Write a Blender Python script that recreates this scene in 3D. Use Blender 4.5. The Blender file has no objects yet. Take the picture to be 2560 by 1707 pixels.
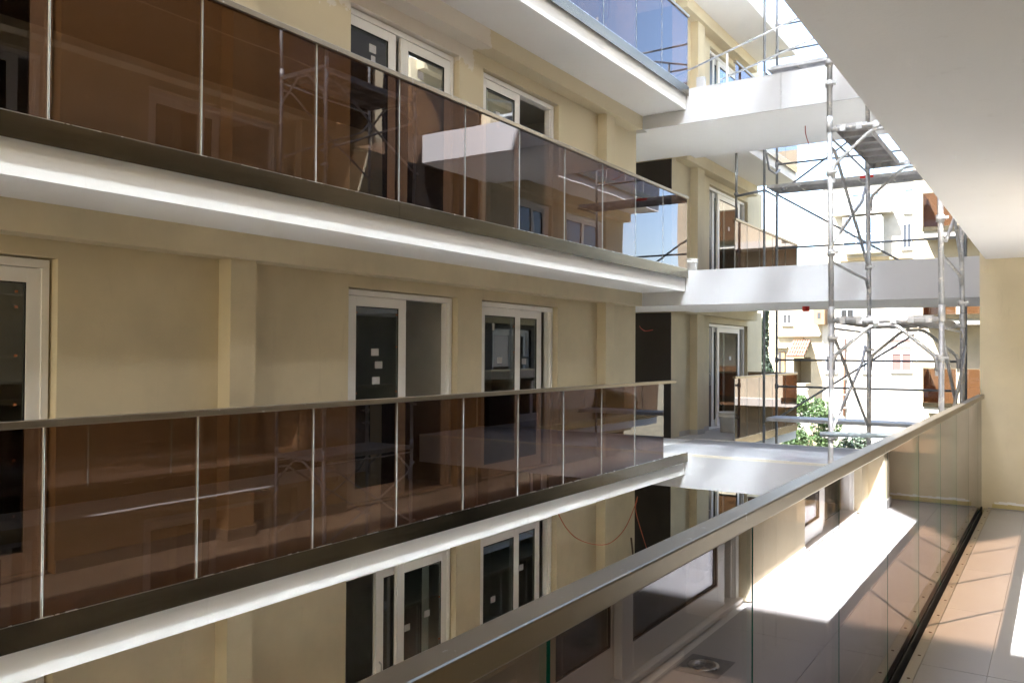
import bpy, math, random
from mathutils import Vector, Matrix
random.seed(7)
S = bpy.context.scene
COL = S.collection

# ------------------------------------------------------------------ camera
cam = bpy.data.cameras.new('camera'); camo = bpy.data.objects.new('camera', cam); COL.objects.link(camo)
YAW, PITCH, ROLL = 0.57633678, 0.01349568, -0.00587818
d_ = Vector((-math.sin(YAW)*math.cos(PITCH), math.cos(YAW)*math.cos(PITCH), math.sin(PITCH)))
r_ = Vector((math.cos(YAW), math.sin(YAW), 0)); u_ = r_.cross(d_); dn_ = -u_
dn_ = d_.cross(r_)
rx = math.cos(ROLL)*r_ + math.sin(ROLL)*dn_
dx = -math.sin(ROLL)*r_ + math.cos(ROLL)*dn_
up = -dx
camo.matrix_world = Matrix(((rx.x, up.x, -d_.x, 0), (rx.y, up.y, -d_.y, 0), (rx.z, up.z, -d_.z, 1.64), (0, 0, 0, 1)))
cam.sensor_width = 36; cam.sensor_fit = 'HORIZONTAL'; cam.lens = 2111.19/2560*36
cam.clip_start = 0.05; cam.clip_end = 2000
S.camera = camo

# ------------------------------------------------------------------ sky, sun, exposure
SUN = Vector((1, 1.78, -2.66)).normalized()           # travel direction of the light
w = bpy.data.worlds.new('World'); S.world = w; w.use_nodes = True
nt = w.node_tree; nt.nodes.clear()
sky = nt.nodes.new('ShaderNodeTexSky'); sky.sky_type = 'NISHITA'; sky.sun_disc = False
sky.sun_elevation = math.asin(-SUN.z); sky.sun_rotation = math.atan2(-SUN.x, -SUN.y)
sky.altitude = 60; sky.air_density = 1.0; sky.dust_density = 1.6; sky.ozone_density = 1.0
bg = nt.nodes.new('ShaderNodeBackground'); bg.inputs[1].default_value = 0.065
out = nt.nodes.new('ShaderNodeOutputWorld')
nt.links.new(sky.outputs[0], bg.inputs[0]); nt.links.new(bg.outputs[0], out.inputs[0])
sl = bpy.data.lights.new('sun', 'SUN'); so = bpy.data.objects.new('sun', sl); COL.objects.link(so)
sl.energy = 4.2; sl.angle = math.radians(0.53); sl.color = (1.0, 0.985, 0.96)
so.rotation_euler = SUN.to_track_quat('-Z', 'Y').to_euler(); so.location = (-20, -30, 50)
S.view_settings.view_transform = 'Standard'; S.view_settings.look = 'None'
S.view_settings.exposure = 3.9; S.view_settings.gamma = 1; S.view_settings.use_curve_mapping = False
S.render.engine = 'CYCLES'
cy = S.cycles
cy.max_bounces = 18; cy.diffuse_bounces = 12; cy.glossy_bounces = 8; cy.transmission_bounces = 8; cy.transparent_max_bounces = 24
cy.caustics_reflective = True; cy.blur_glossy = 0.0; cy.sample_clamp_indirect = 0.0
cy.use_denoising = True
cy.use_guiding = True; cy.use_surface_guiding = True; cy.guiding_training_samples = 64      # finds the sun mirrored off the upper glazing

# ------------------------------------------------------------------ helpers
class MB:
    def __init__(s): s.v = []; s.f = []; s.m = []; s.sm = []
    def face(s, pts, m=0, sm=False):
        n = len(s.v); s.v += [tuple(p) for p in pts]; s.f.append(tuple(range(n, n+len(pts)))); s.m.append(m); s.sm.append(sm)
    def box(s, x0, x1, y0, y1, z0, z1, m=0, sides=None):
        if x0 > x1: x0, x1 = x1, x0
        if y0 > y1: y0, y1 = y1, y0
        if z0 > z1: z0, z1 = z1, z0
        n = len(s.v)
        s.v += [(x0,y0,z0),(x1,y0,z0),(x1,y1,z0),(x0,y1,z0),(x0,y0,z1),(x1,y0,z1),(x1,y1,z1),(x0,y1,z1)]
        # -z +z -y +x +y -x
        fs = [(0,3,2,1),(4,5,6,7),(0,1,5,4),(1,2,6,5),(2,3,7,6),(3,0,4,7)]
        for i, q in enumerate(fs):
            s.f.append(tuple(n+k for k in q)); s.m.append(sides[i] if sides else m); s.sm.append(False)
        return s
    def tube(s, pts, r, n=8, m=0, caps=True):
        P = [Vector(p) for p in pts]; base = len(s.v); prev = None
        for i, p in enumerate(P):
            if i == 0: t = P[1]-P[0]
            elif i == len(P)-1: t = P[-1]-P[-2]
            else: t = (P[i+1]-p).normalized()+(p-P[i-1]).normalized()
            t.normalize()
            if prev is None:
                a = Vector((0,0,1)) if abs(t.z) < .9 else Vector((1,0,0))
                u = t.cross(a).normalized()
            else:
                u = (prev - t*prev.dot(t)).normalized()
            prev = u; v = t.cross(u); rr = r[i] if isinstance(r, (list, tuple)) else r
            for k in range(n):
                a = 2*math.pi*k/n; s.v.append(tuple(p+u*(rr*math.cos(a))+v*(rr*math.sin(a))))
        for i in range(len(P)-1):
            for k in range(n):
                a, b = base+i*n+k, base+i*n+(k+1) % n
                s.f.append((a, b, b+n, a+n)); s.m.append(m); s.sm.append(True)
        if caps:
            s.f.append(tuple(base+k for k in range(n-1, -1, -1))); s.m.append(m); s.sm.append(False)
            e = base+(len(P)-1)*n
            s.f.append(tuple(e+k for k in range(n))); s.m.append(m); s.sm.append(False)
        return s
    def prism(s, poly, y0, y1, m=0):                     # poly in (x,z), extruded along y
        n = len(poly)
        s.face([(x, y0, z) for x, z in poly], m); s.face([(x, y1, z) for x, z in reversed(poly)], m)
        for i in range(n):
            (xa, za), (xb, zb) = poly[i], poly[(i+1) % n]
            s.face([(xa, y0, za), (xa, y1, za), (xb, y1, zb), (xb, y0, zb)], m)
        return s
    def lathe(s, prof, cx, cy, n=16, m=0):              # prof [(r,z)]
        base = len(s.v)
        for r, z in prof:
            for k in range(n):
                a = 2*math.pi*k/n; s.v.append((cx+r*math.cos(a), cy+r*math.sin(a), z))
        for i in range(len(prof)-1):
            for k in range(n):
                a, b = base+i*n+k, base+i*n+(k+1) % n
                s.f.append((a, b, b+n, a+n)); s.m.append(m); s.sm.append(True)
        return s

def finish(o, label=None, cat=None, group=None, kind=None):
    if label: o['label'] = label
    if cat: o['category'] = cat
    if group: o['group'] = group
    if kind: o['kind'] = kind
    return o
def obj(name, mb, mats, parent=None, label=None, cat=None, group=None, kind=None, bevel=0):
    me = bpy.data.meshes.new(name); me.from_pydata(mb.v, [], mb.f)
    if not isinstance(mats, (list, tuple)): mats = [mats]
    for m in mats: me.materials.append(m)
    me.polygons.foreach_set('material_index', mb.m); me.polygons.foreach_set('use_smooth', mb.sm)
    me.update()
    o = bpy.data.objects.new(name, me); COL.objects.link(o)
    if parent:
        o.parent = parent; o.matrix_parent_inverse = parent_world(parent).inverted()
    if bevel:
        b = o.modifiers.new('bevel', 'BEVEL'); b.width = bevel; b.segments = 2; b.limit_method = 'ANGLE'
    return finish(o, label, cat, group, kind)
def parent_world(p):
    M = Matrix.Translation(p.location) if p.type == 'EMPTY' else Matrix.Identity(4)
    return M
def thing(name, label, cat, loc=(0,0,0), group=None):
    o = bpy.data.objects.new(name, None); COL.objects.link(o); o.location = loc; o.empty_display_size = .1
    return finish(o, label, cat, group)

# ------------------------------------------------------------------ materials
def mat(name):
    m = bpy.data.materials.new(name); m.use_nodes = True; t = m.node_tree
    return m, t, t.nodes['Principled BSDF']
def N(t, ty, **kw):
    n = t.nodes.new(ty)
    for k, v in kw.items():
        if k in n.inputs: n.inputs[k].default_value = v
        else: setattr(n, k, v)
    return n
def ramp(t, a, b, c0, c1):
    r = t.nodes.new('ShaderNodeValToRGB'); e = r.color_ramp.elements
    e[0].position = a; e[1].position = b; e[0].color = (*c0, 1); e[1].color = (*c1, 1); return r
def coords(t, scale=(1,1,1)):
    tc = t.nodes.new('ShaderNodeTexCoord'); mp = t.nodes.new('ShaderNodeMapping'); mp.inputs['Scale'].default_value = scale
    t.links.new(tc.outputs['Object'], mp.inputs[0]); return mp.outputs[0]
def bump(t, p, src, strength, dist=.01):
    b = N(t, 'ShaderNodeBump', Strength=strength, Distance=dist); t.links.new(src, b.inputs['Height']); t.links.new(b.outputs[0], p.inputs['Normal'])
def plaster(name, c, var=.06, rough=.85, fine=60, bs=.16, stain=.12):
    m, t, p = mat(name); co = coords(t)
    n = N(t, 'ShaderNodeTexNoise', Scale=1.3, Detail=6, Roughness=.6); t.links.new(co, n.inputs['Vector'])
    r = ramp(t, .3, .7, [x*(1-var) for x in c], [min(1, x*(1+var)) for x in c]); t.links.new(n.outputs[0], r.inputs[0])
    dn = N(t, 'ShaderNodeTexNoise', Scale=3.2, Detail=5, Roughness=.7); t.links.new(coords(t, (2.2, 2.2, .35)), dn.inputs['Vector'])
    dr_ = ramp(t, .62, .80, (1, 1, 1), (1-stain, 1-stain*1.05, 1-stain*1.15)); t.links.new(dn.outputs[0], dr_.inputs[0])
    mu = t.nodes.new('ShaderNodeMix'); mu.data_type = 'RGBA'; mu.blend_type = 'MULTIPLY'; mu.inputs['Factor'].default_value = 1
    t.links.new(r.outputs[0], mu.inputs['A']); t.links.new(dr_.outputs[0], mu.inputs['B'])
    t.links.new(mu.outputs['Result'], p.inputs['Base Color']); p.inputs['Roughness'].default_value = rough
    n2 = N(t, 'ShaderNodeTexNoise', Scale=fine, Detail=3); t.links.new(co, n2.inputs['Vector']); bump(t, p, n2.outputs[0], bs, .004)
    p.inputs['Specular IOR Level'].default_value = .25
    return m
BEIGE = (.62, .545, .385); PRIM = (.70, .65, .57)
M = {}
M['beige'] = plaster('beige_plaster', BEIGE, .085)
M['white'] = plaster('white_paint', (.80, .79, .77), .02)
M['bridge_render'] = plaster('light_grey_render', (.53, .535, .545), .02)
M['cream'] = plaster('cream_render', (.66, .62, .53), .03)
M['primer'] = plaster('primer_coat', PRIM, .04)
M['soffit'] = plaster('ceiling_paint', (.80, .80, .79), .015, .9)
M['grey_room'] = plaster('bare_room_plaster', (.62, .60, .56), .1)
M['stone'] = plaster('pale_limestone', (.25, .215, .155), .15)
M['stone2'] = plaster('honey_limestone', (.22, .17, .10), .2)
M['stone3'] = plaster('white_limewash', (.29, .27, .235), .1)
M['skirt'] = plaster('skirting_tile', (.47, .455, .43), .05, .5)
M['tile'] = plaster('floor_tile', (.45, .445, .44), .05, .42, 30, .04)
M['pale_bounce_floor'] = plaster('pale_bounce_floor', (.62, .60, .55), .06)
M['grout'] = plaster('grout', (.36, .35, .34), .05)
M['deck'] = plaster('concrete_deck', (.42, .42, .43), .15)
M['dirt'] = plaster('ground_soil', (.13, .12, .08), .3)

def two_paint():
    """beige paint with an unpainted primer patch whose ragged edge runs over wall and beam of the upper storey"""
    m, t, p = mat('half_painted_plaster'); tc = t.nodes.new('ShaderNodeTexCoord')
    sx = t.nodes.new('ShaderNodeSeparateXYZ'); t.links.new(tc.outputs['Object'], sx.inputs[0])
    n = N(t, 'ShaderNodeTexNoise', Scale=7, Detail=5, Roughness=.65); t.links.new(tc.outputs['Object'], n.inputs['Vector'])
    def math_(op, a, b):
        q = t.nodes.new('ShaderNodeMath'); q.operation = op
        for i, s in enumerate((a, b)):
            if isinstance(s, (int, float)): q.inputs[i].default_value = s
            else: t.links.new(s, q.inputs[i])
        return q.outputs[0]
    off = math_('MULTIPLY', math_('SUBTRACT', n.outputs[0], .5), .5)
    yy = math_('ADD', sx.outputs[1], off); zz = math_('ADD', sx.outputs[2], off)
    a = math_('LESS_THAN', yy, 8.62); b = math_('GREATER_THAN', yy, 6.05); c = math_('GREATER_THAN', zz, 5.20)
    k = math_('MULTIPLY', math_('MULTIPLY', a, b), c)
    mx = t.nodes.new('ShaderNodeMix'); mx.data_type = 'RGBA'
    mx.inputs['A'].default_value = (*BEIGE, 1); mx.inputs['B'].default_value = (*PRIM, 1)
    t.links.new(k, mx.inputs['Factor']); t.links.new(mx.outputs['Result'], p.inputs['Base Color'])
    p.inputs['Roughness'].default_value = .85; p.inputs['Specular IOR Level'].default_value = .25
    n2 = N(t, 'ShaderNodeTexNoise', Scale=60, Detail=3); t.links.new(tc.outputs['Object'], n2.inputs['Vector']); bump(t, p, n2.outputs[0], .12, .004)
    return m
M['half'] = two_paint()

def metal(name, c, rough, streak=True, metallic=1, var=.25, scale=(1, 1, 1), dust=None):
    m, t, p = mat(name); co = coords(t, scale)
    n = N(t, 'ShaderNodeTexNoise', Scale=5, Detail=8, Roughness=.65); t.links.new(co, n.inputs['Vector'])
    r = ramp(t, .3, .75, [x*(1-var) for x in c], [min(1, x*(1+var)) for x in c]); t.links.new(n.outputs[0], r.inputs[0])
    p.inputs['Metallic'].default_value = metallic
    rr = N(t, 'ShaderNodeMapRange'); rr.inputs['To Min'].default_value = rough*.8; rr.inputs['To Max'].default_value = min(1, rough*1.35)
    t.links.new(n.outputs[0], rr.inputs[0]); t.links.new(rr.outputs[0], p.inputs['Roughness'])
    src = r.outputs[0]
    if dust:
        n3 = N(t, 'ShaderNodeTexNoise', Scale=dust[0], Detail=6, Roughness=.7); t.links.new(coords(t), n3.inputs['Vector'])
        r3 = ramp(t, dust[1], dust[1]+.06, (0,0,0), (1,1,1)); t.links.new(n3.outputs[0], r3.inputs[0])
        mx = t.nodes.new('ShaderNodeMix'); mx.data_type = 'RGBA'; mx.inputs['B'].default_value = (*dust[2], 1)
        t.links.new(r3.outputs[0], mx.inputs['Factor']); t.links.new(src, mx.inputs['A']); src = mx.outputs['Result']
        iv = t.nodes.new('ShaderNodeMath'); iv.operation = 'SUBTRACT'; iv.inputs[0].default_value = metallic
        ml = t.nodes.new('ShaderNodeMath'); ml.operation = 'MULTIPLY'; ml.inputs[1].default_value = metallic
        t.links.new(r3.outputs[0], ml.inputs[0]); t.links.new(ml.outputs[0], iv.inputs[1]); t.links.new(iv.outputs[0], p.inputs['Metallic'])
    t.links.new(src, p.inputs['Base Color'])
    return m
M['brass'] = metal('bronze_cladding', (.17, .142, .098), .22, scale=(1, .3, 4), var=.18, dust=(28, .72, (.45, .42, .37)))
M['rail'] = metal('bronze_handrail', (.28, .235, .17), .34, scale=(1, .3, 1), var=.15, dust=(13, .64, (.5, .48, .44)))
M['steel'] = metal('polished_trim', (.62, .60, .57), .25, var=.1)
M['trim'] = metal('brushed_trim', (.50, .46, .40), .45, metallic=.5, var=.06)
M['galv'] = metal('galvanised_tube', (.49, .50, .51), .5, metallic=.5, var=.3, dust=(16, .55, (.66, .64, .60)))
M['galv_dark'] = metal('weathered_tube', (.24, .25, .26), .5, metallic=.5, var=.3, dust=(20, .68, (.4, .4, .38)))
M['plank'] = metal('steel_plank', (.42, .42, .43), .5, metallic=.4, var=.25, dust=(9, .66, (.42, .40, .37)))
M['rust'] = metal('rusty_prop', (.22, .10, .06), .7, metallic=.3, var=.3)
def simple(name, c, rough=.5, spec=.5, metallic=0):
    m, t, p = mat(name); p.inputs['Base Color'].default_value = (*c, 1); p.inputs['Roughness'].default_value = rough
    p.inputs['Specular IOR Level'].default_value = spec; p.inputs['Metallic'].default_value = metallic; return m
M['pvc'] = plaster('white_window_frame', (.84, .83, .80), .02, .35, 20, .02)
M['far_frame'] = simple('weathered_frame', (.30, .33, .37), .5)
M['dark_leaf'] = simple('dark_grey_leaf', (.045, .047, .052), .4)
M['dark_panel'] = plaster('dark_brown_cladding', (.028, .023, .02), .1, .55)
M['black'] = simple('black_gap', (.01, .01, .01), .8)
M['orange'] = simple('orange_clip', (.32, .11, .04), .6)
M['label'] = simple('paper_label', (.46, .455, .45), .7)
M['ink'] = simple('printed_ink', (.5, .5, .52), .7)
M['red'] = simple('red_plastic', (.5, .02, .015), .4)
M['red_cable'] = simple('red_cable', (.42, .03, .02), .5)
M['orange_cable'] = simple('orange_conduit', (.5, .11, .04), .5)
M['bucket'] = plaster('white_bucket_plastic', (.68, .67, .64), .1, .5)
M['foam'] = plaster('expanding_foam', (.52, .44, .22), .2, .9, 25, .6)
M['screw'] = simple('rusty_screw', (.10, .055, .03), .6)
M['green_edge'] = simple('glass_edge_green', (.0, .075, .05), .12)
M['pale_edge'] = simple('glass_edge_pale', (.34, .35, .33), .25)
M['wood'] = plaster('orange_timber', (.16, .095, .05), .2, .6)
M['blue_glass'] = simple('pale_blue_pane', (.075, .11, .15), .15)
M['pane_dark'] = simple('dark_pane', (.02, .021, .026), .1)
M['curtain'] = plaster('pink_curtain', (.10, .05, .045), .1)
M['rooftile'] = plaster('terracotta_tile', (.21, .105, .075), .25, .8)
M['pipe'] = simple('terracotta_pipe', (.16, .07, .04), .6)
M['green_paint'] = simple('green_paint', (.05, .18, .10), .5)
M['trunk'] = plaster('bark', (.12, .085, .055), .25)

def leafmat(name, c0, c1):
    m, t, p = mat(name); n = N(t, 'ShaderNodeTexNoise', Scale=3.0, Detail=3); t.links.new(coords(t), n.inputs['Vector'])
    r = ramp(t, .35, .65, c0, c1); t.links.new(n.outputs[0], r.inputs[0]); t.links.new(r.outputs[0], p.inputs['Base Color'])
    p.inputs['Roughness'].default_value = .6; return m
M['leaf'] = leafmat('shrub_leaf', (.012, .032, .007), (.04, .075, .016))
M['cypress'] = leafmat('cypress_leaf', (.010, .02, .011), (.022, .04, .02))

def glassmat(name, tint, ior, rough, wave=.0, refl=(.93, .93, 1.0)):
    """one face of a tinted pane: straight-through tinted light plus a Fresnel mirror"""
    m = bpy.data.materials.new(name); m.use_nodes = True; t = m.node_tree; t.nodes.clear()
    o = t.nodes.new('ShaderNodeOutputMaterial'); mx = t.nodes.new('ShaderNodeMixShader')
    tr = t.nodes.new('ShaderNodeBsdfTransparent'); tr.inputs[0].default_value = (*tint, 1)
    gl = t.nodes.new('ShaderNodeBsdfGlossy'); gl.inputs['Color'].default_value = (*refl, 1); gl.inputs['Roughness'].default_value = rough
    fr = t.nodes.new('ShaderNodeFresnel'); fr.inputs['IOR'].default_value = ior
    # the pane is a thin solid: use the outside IOR on both of its faces
    geo = t.nodes.new('ShaderNodeNewGeometry'); mm = t.nodes.new('ShaderNodeMix'); mm.data_type = 'FLOAT'
    mm.inputs['A'].default_value = ior; mm.inputs['B'].default_value = 1/ior
    mm.inputs['B'].default_value = ior
    iv = t.nodes.new('ShaderNodeMix'); iv.data_type = 'FLOAT'; iv.inputs['A'].default_value = ior; iv.inputs['B'].default_value = 1.0/ior
    t.links.new(geo.outputs['Backfacing'], iv.inputs['Factor'])
    # Fresnel node inverts the IOR on back faces, so feed the inverse there to keep both faces alike
    t.links.new(iv.outputs['Result'], fr.inputs['IOR'])
    if wave:
        n = N(t, 'ShaderNodeTexNoise', Scale=1.1, Detail=1); t.links.new(coords(t, (1, 1, .5)), n.inputs['Vector'])
        b = N(t, 'ShaderNodeBump', Strength=wave, Distance=.02); t.links.new(n.outputs[0], b.inputs['Height'])
        t.links.new(b.outputs[0], gl.inputs['Normal'])
    t.links.new(fr.outputs[0], mx.inputs[0]); t.links.new(tr.outputs[0], mx.inputs[1]); t.links.new(gl.outputs[0], mx.inputs[2])
    t.links.new(mx.outputs[0], o.inputs[0]); return m
M['bronze_glass'] = glassmat('bronze_glass', (.40, .298, .23), 1.54, .0, .12)
M['near_glass'] = glassmat('bronze_glass_smooth', (.42, .335, .27), 2.35, .0, .03)
M['sun_mirror_glass2'] = glassmat('weak_mirror_pane', (.4, .35, .3), 1.62, .09, refl=(.34, .39, .44))  # no dust: mirror weakened to dim the sun thrown on the bridges
M['window_glass'] = glassmat('window_glass', (.66, .70, .68), 1.72, .0, .04)
M['sun_mirror_glass'] = glassmat('sun_mirror_pane', (.4, .35, .3), 1.85, .09, refl=(.52, .59, .65))  # no dust: roughness and mirror tuned to throw sun onto slab edges

# ------------------------------------------------------------------ the ground
g = MB(); g.box(-400, 400, -300, 700, -4.6, -4.2)
obj('ground', g, M['dirt'], label='dark earth ground below the wings and the houses', kind='structure')
g = MB(); g.box(-6.1, .25, -8.4, 13.0, -4.19, -3.4)  # unseen floor, added pale to bounce light up onto the soffits
obj('courtyard_floor', g, M['pale_bounce_floor'], label='unseen pale courtyard floor added to bounce light between the two wings', kind='structure')

# ------------------------------------------------------------------ building kit
class Wing:
    """a balcony wing: d is measured from the outer wall face into the building, f=+1 when the wall faces +X"""
    def __init__(s, root, f, Xw, edge, y0, y1): s.root, s.f, s.Xw, s.edge, s.y0, s.y1 = root, f, Xw, edge, y0, y1
    def x(s, d): return s.Xw - s.f*d
    def box(s, mb, d0, d1, y0, y1, z0, z1, m=0): return mb.box(s.x(d0), s.x(d1), y0, y1, z0, z1, m)
    def wall(s, L, openings, material=None, top=2.68):
        mb = MB(); y = s.y0
        for (a, b, head) in sorted(openings):
            s.box(mb, 0, .25, y, a, L, L+top); s.box(mb, 0, .25, a, b, L+head, L+top); y = b
        s.box(mb, 0, .25, y, s.y1, L, L+top)
        return obj('wall', mb, material or M['beige'], s.root)
    def slab(s, L, y0, y1, th=.32):
        mb = MB(); s.box(mb, s.Xw and s.f*(s.Xw-s.edge), .25, y0, y1, L-th, L-.012)
        o = obj('floor_slab', mb, M['soffit'], s.root)
        mb = MB(); s.box(mb, s.f*(s.Xw-s.edge)+.045, .25, y0, y1, L-.012, L); obj('floor_finish', mb, M['tile'], s.root)
        return o
    def beam(s, L, y0, y1, material=None):
        mb = MB(); s.box(mb, -.24, -.0005, y0, y1, L+2.445, L+2.6795); return obj('beam', mb, material or M['beige'], s.root)
    def pilaster(s, L, y0, y1, material=None):
        mb = MB(); s.box(mb, -.16, -.0005, y0, y1, L, L+2.4445); o = obj('pilaster', mb, material or M['beige'], s.root)
        k = MB(); s.box(k, -.175, -.1605, y0-.015, y1+.015, L+.001, L+.10); s.box(k, -.16, -.0135, y0-.015, y0-.0005, L+.001, L+.10); s.box(k, -.16, -.0135, y1+.0005, y1+.015, L+.001, L+.10)
        obj('skirting', k, M['skirt'], o)
        return o
    def skirting(s, L, a, b):
        n = max(1, round((b-a)/.6)); st = (b-a)/n
        for i in range(n):
            k = MB(); s.box(k, -.013, -.0005, a+i*st+.001, a+(i+1)*st-.001, L+.001, L+.10); obj('skirting', k, M['skirt'], s.root)
    def room(s, L, a, b, depth=2.3):
        mb = MB(); X = [s.x(.252), s.x(depth)]; x0, x1 = min(X), max(X); z0, z1 = L-.002, L+2.6
        e = .04
        mb.box(x0, x1, a-e, a, z0, z1); mb.box(x0, x1, b, b+e, z0, z1); mb.box(s.x(depth), s.x(depth+.04), a, b, z0, z1)
        mb.box(x0, x1, a, b, z1, z1+e); mb.box(x0, x1, a, b, z0-.008, z0)
        return obj('room', mb, M['grey_room'], s.root)
    def door(s, L, a, b, head, leaves, stickers=(), clips=(), gap=.022, dark=()):
        """sliding balcony door: frame, leaves (ya, yb, track), each leaf with its own pane"""
        mb = MB(); d0, d1 = .075, .20; j = .055
        s.box(mb, d0, d1, a+.003, a+j, L+.03, L+head-.075); s.box(mb, d0, d1, b-gap-j, b-gap, L+.03, L+head-.075)
        s.box(mb, d0, d1, a+.003, b-gap, L+head-.075, L+head-.012); s.box(mb, d0-.03, d1, a+.003, b-gap, L+.002, L+.03)
        s.box(mb, d0+.03, d1-.02, b-gap-j-.02, b-gap-j, L+.03, L+head-.075)
        fr = obj('balcony_door', mb, M['pvc'], s.root, bevel=.003)
        for i, (ya, yb, tr) in enumerate(leaves):
            dd = .085+.055*tr; st, tp, bt = .125, .105, .15; z0, z1 = L+.035, L+head-.08
            lm = MB()
            s.box(lm, dd, dd+.045, ya, ya+st, z0, z1); s.box(lm, dd, dd+.045, yb-st, yb, z0, z1)
            s.box(lm, dd, dd+.045, ya+st, yb-st, z0, z0+bt); s.box(lm, dd, dd+.045, ya+st, yb-st, z1-tp, z1)
            lf = obj('sliding_leaf', lm, M['dark_leaf'] if i in dark else M['pvc'], fr, bevel=.003)
            pm = MB(); s.box(pm, dd+.018, dd+.026, ya+st-.004, yb-st+.004, z0+bt-.004, z1-tp+.004)
            obj('pane', pm, M['window_glass'], fr)
            gm = MB()      # black rubber bead round the pane
            q = .009
            s.box(gm, dd+.006, dd+.0175, ya+st+.0003, ya+st+q, z0+bt+.0003, z1-tp-.0003); s.box(gm, dd+.006, dd+.0175, yb-st-q, yb-st-.0003, z0+bt+.0003, z1-tp-.0003)
            s.box(gm, dd+.006, dd+.0175, ya+st+q, yb-st-q, z1-tp-q, z1-tp-.0003); s.box(gm, dd+.006, dd+.0175, ya+st+q, yb-st-q, z0+bt+.0003, z0+bt+q)
            obj('rubber_bead', gm, M['black'], fr)
        for (y, z, wd, ht, tr) in stickers:
            dd = .085+.055*tr; k = MB(); s.box(k, dd+.0165, dd+.0178, y, y+wd, L+z, L+z+ht)
            s.box(k, dd+.0158, dd+.0164, y+wd*.12, y+wd*.8, L+z+ht*.62, L+z+ht*.72, 1); s.box(k, dd+.0158, dd+.0164, y+wd*.12, y+wd*.6, L+z+ht*.36, L+z+ht*.45, 1)
            obj('sticker', k, [M['label'], M['ink']], fr)
        for (y, z, tr) in clips:
            dd = .085+.055*tr; k = MB(); s.box(k, dd+.008, dd+.0172, y-.009, y+.009, L+z-.009, L+z+.009); obj('glazing_clip', k, M['orange'], fr)
        return fr
    def handle(s, fr, L, y, tr):
        dd = .085+.055*tr; k = MB(); x = s.x(dd-.035); xx = s.x(dd)
        k.tube([(xx, y, L+.95), (x, y, L+.97), (x, y, L+1.0), (x, y, L+1.15), (x, y, L+1.2), (xx, y, L+1.22)], .009, 6); obj('handle', k, M['galv'], fr)

def balustrade(label, X, f, cuts, L, rail_y, plates, group, glass, edge, edge_y1=None, rail_top=1.222, gapw=.016):
    """frameless bronze glass railing; X is the outer glass face, f=+1 when the outside is +X"""
    t = thing('glass_railing', label, 'railing', (X, cuts[0], L), group)
    for a, b in zip(cuts[:-1], cuts[1:]):
        mb = MB(); x0, x1 = X-f*.012, X-f*.026
        # faces: bottom, top, -y, +x, +y, -x
        mb.box(x0, x1, a+gapw/2, b-gapw/2, L-.10, L+1.185, sides=[1, 1, 1, 0, 1, 0])
        obj('glass_panel', mb, [glass, edge], t)
    mb = MB(); mb.box(X+f*.008, X-f*.053, rail_y[0], rail_y[1], L+rail_top-.046, L+rail_top); obj('handrail', mb, M['rail'], t, bevel=.005)
    for a, b in zip(plates[:-1], plates[1:]):
        mb = MB(); mb.box(X, X-f*.009, a+.002, b-.002, L-.125, L+.030); obj('bronze_plate', mb, M['brass'], t, bevel=.0015)
    mb = MB(); mb.box(X-f*.0005, X-f*.0115, plates[0], plates[-1], L+.0305, L+.0345); obj('channel_edge', mb, M['steel'], t)
    mb = MB(); mb.box(X-f*.028, X-f*.032, plates[0], plates[-1], L-.10, L+.02); obj('channel', mb, M['black'], t)  # coloured black to stand in for the shaded gap behind the glass
    return t

# ------------------------------------------------------------------ left wing
XG = -5.128
A = thing('apartment_building', 'long cream wing on the left with three tiers of balconies', 'apartment building', (-6.19, 4, -4.2))
WA = Wing(A, 1, -6.19, -5.18, -7.0, 13.45)
HEAD = 2.315
D0 = (1.45, 3.385); D1 = (6.41, 8.305); D2 = (8.815, 10.755)
for L in (-3, 0, 3, 6):
    head = HEAD if L < 3 else 2.285
    mt = M['half'] if L == 3 else M['beige']
    WA.wall(L, [(D0[0], D0[1], head), (D1[0], D1[1], head), (D2[0], D2[1], head)], mt)
    WA.slab(L, -7, 13.19, .333); WA.beam(L, -7, 13.19, mt)
    WA.pilaster(L, 4.80, 5.075); WA.pilaster(L, 12.0, 12.30)
    if L <= 0:
        for a, b in ((3.39, 4.78), (5.095, 6.40), (8.31, 8.81), (10.76, 11.98), (12.32, 13.44)): WA.skirting(L, a, b)
    WA.room(L, .6, 4.4); WA.room(L, 5.6, 8.5); WA.room(L, 8.6, 12.4)
WA.slab(9, -7, 13.19)
# doors, per storey
clip0 = [(3.14, z, 0) for z in (.45, .85, 1.25, 1.6, 1.95, 2.06)]
WA.door(-3, *D0, HEAD, [(1.5, 2.45, 1), (2.4, 3.33, 0)])
WA.door(0, *D0, HEAD, [(1.5, 2.45, 1), (2.4, 3.33, 0)], clips=clip0)
WA.door(3, *D0, 2.285, [(1.5, 2.45, 1), (2.4, 3.33, 0)])
f = WA.door(-3, *D1, HEAD, [(7.02, 7.95, 1), (7.31, 8.25, 0)], stickers=[(7.82, 1.52, .10, .075, 0), (7.46, 1.45, .10, .075, 0)], clips=[(8.1, 1.2, 0), (8.1, 1.7, 0), (7.46, .9, 0)])
WA.handle(f, -3, 7.08, 1)
WA.door(0, *D1, HEAD, [(6.49, 7.43, 0)], stickers=[(6.87, 1.60, .12, .078, 0), (6.93, 1.46, .12, .078, 0), (6.89, 1.29, .12, .078, 0)],
        clips=[(6.635, 2.06, 0), (7.28, 2.06, 0), (6.635, 1.2, 0), (7.28, 1.2, 0), (7.28, 1.7, 0), (6.635, .8, 0), (7.28, .8, 0)])
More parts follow.
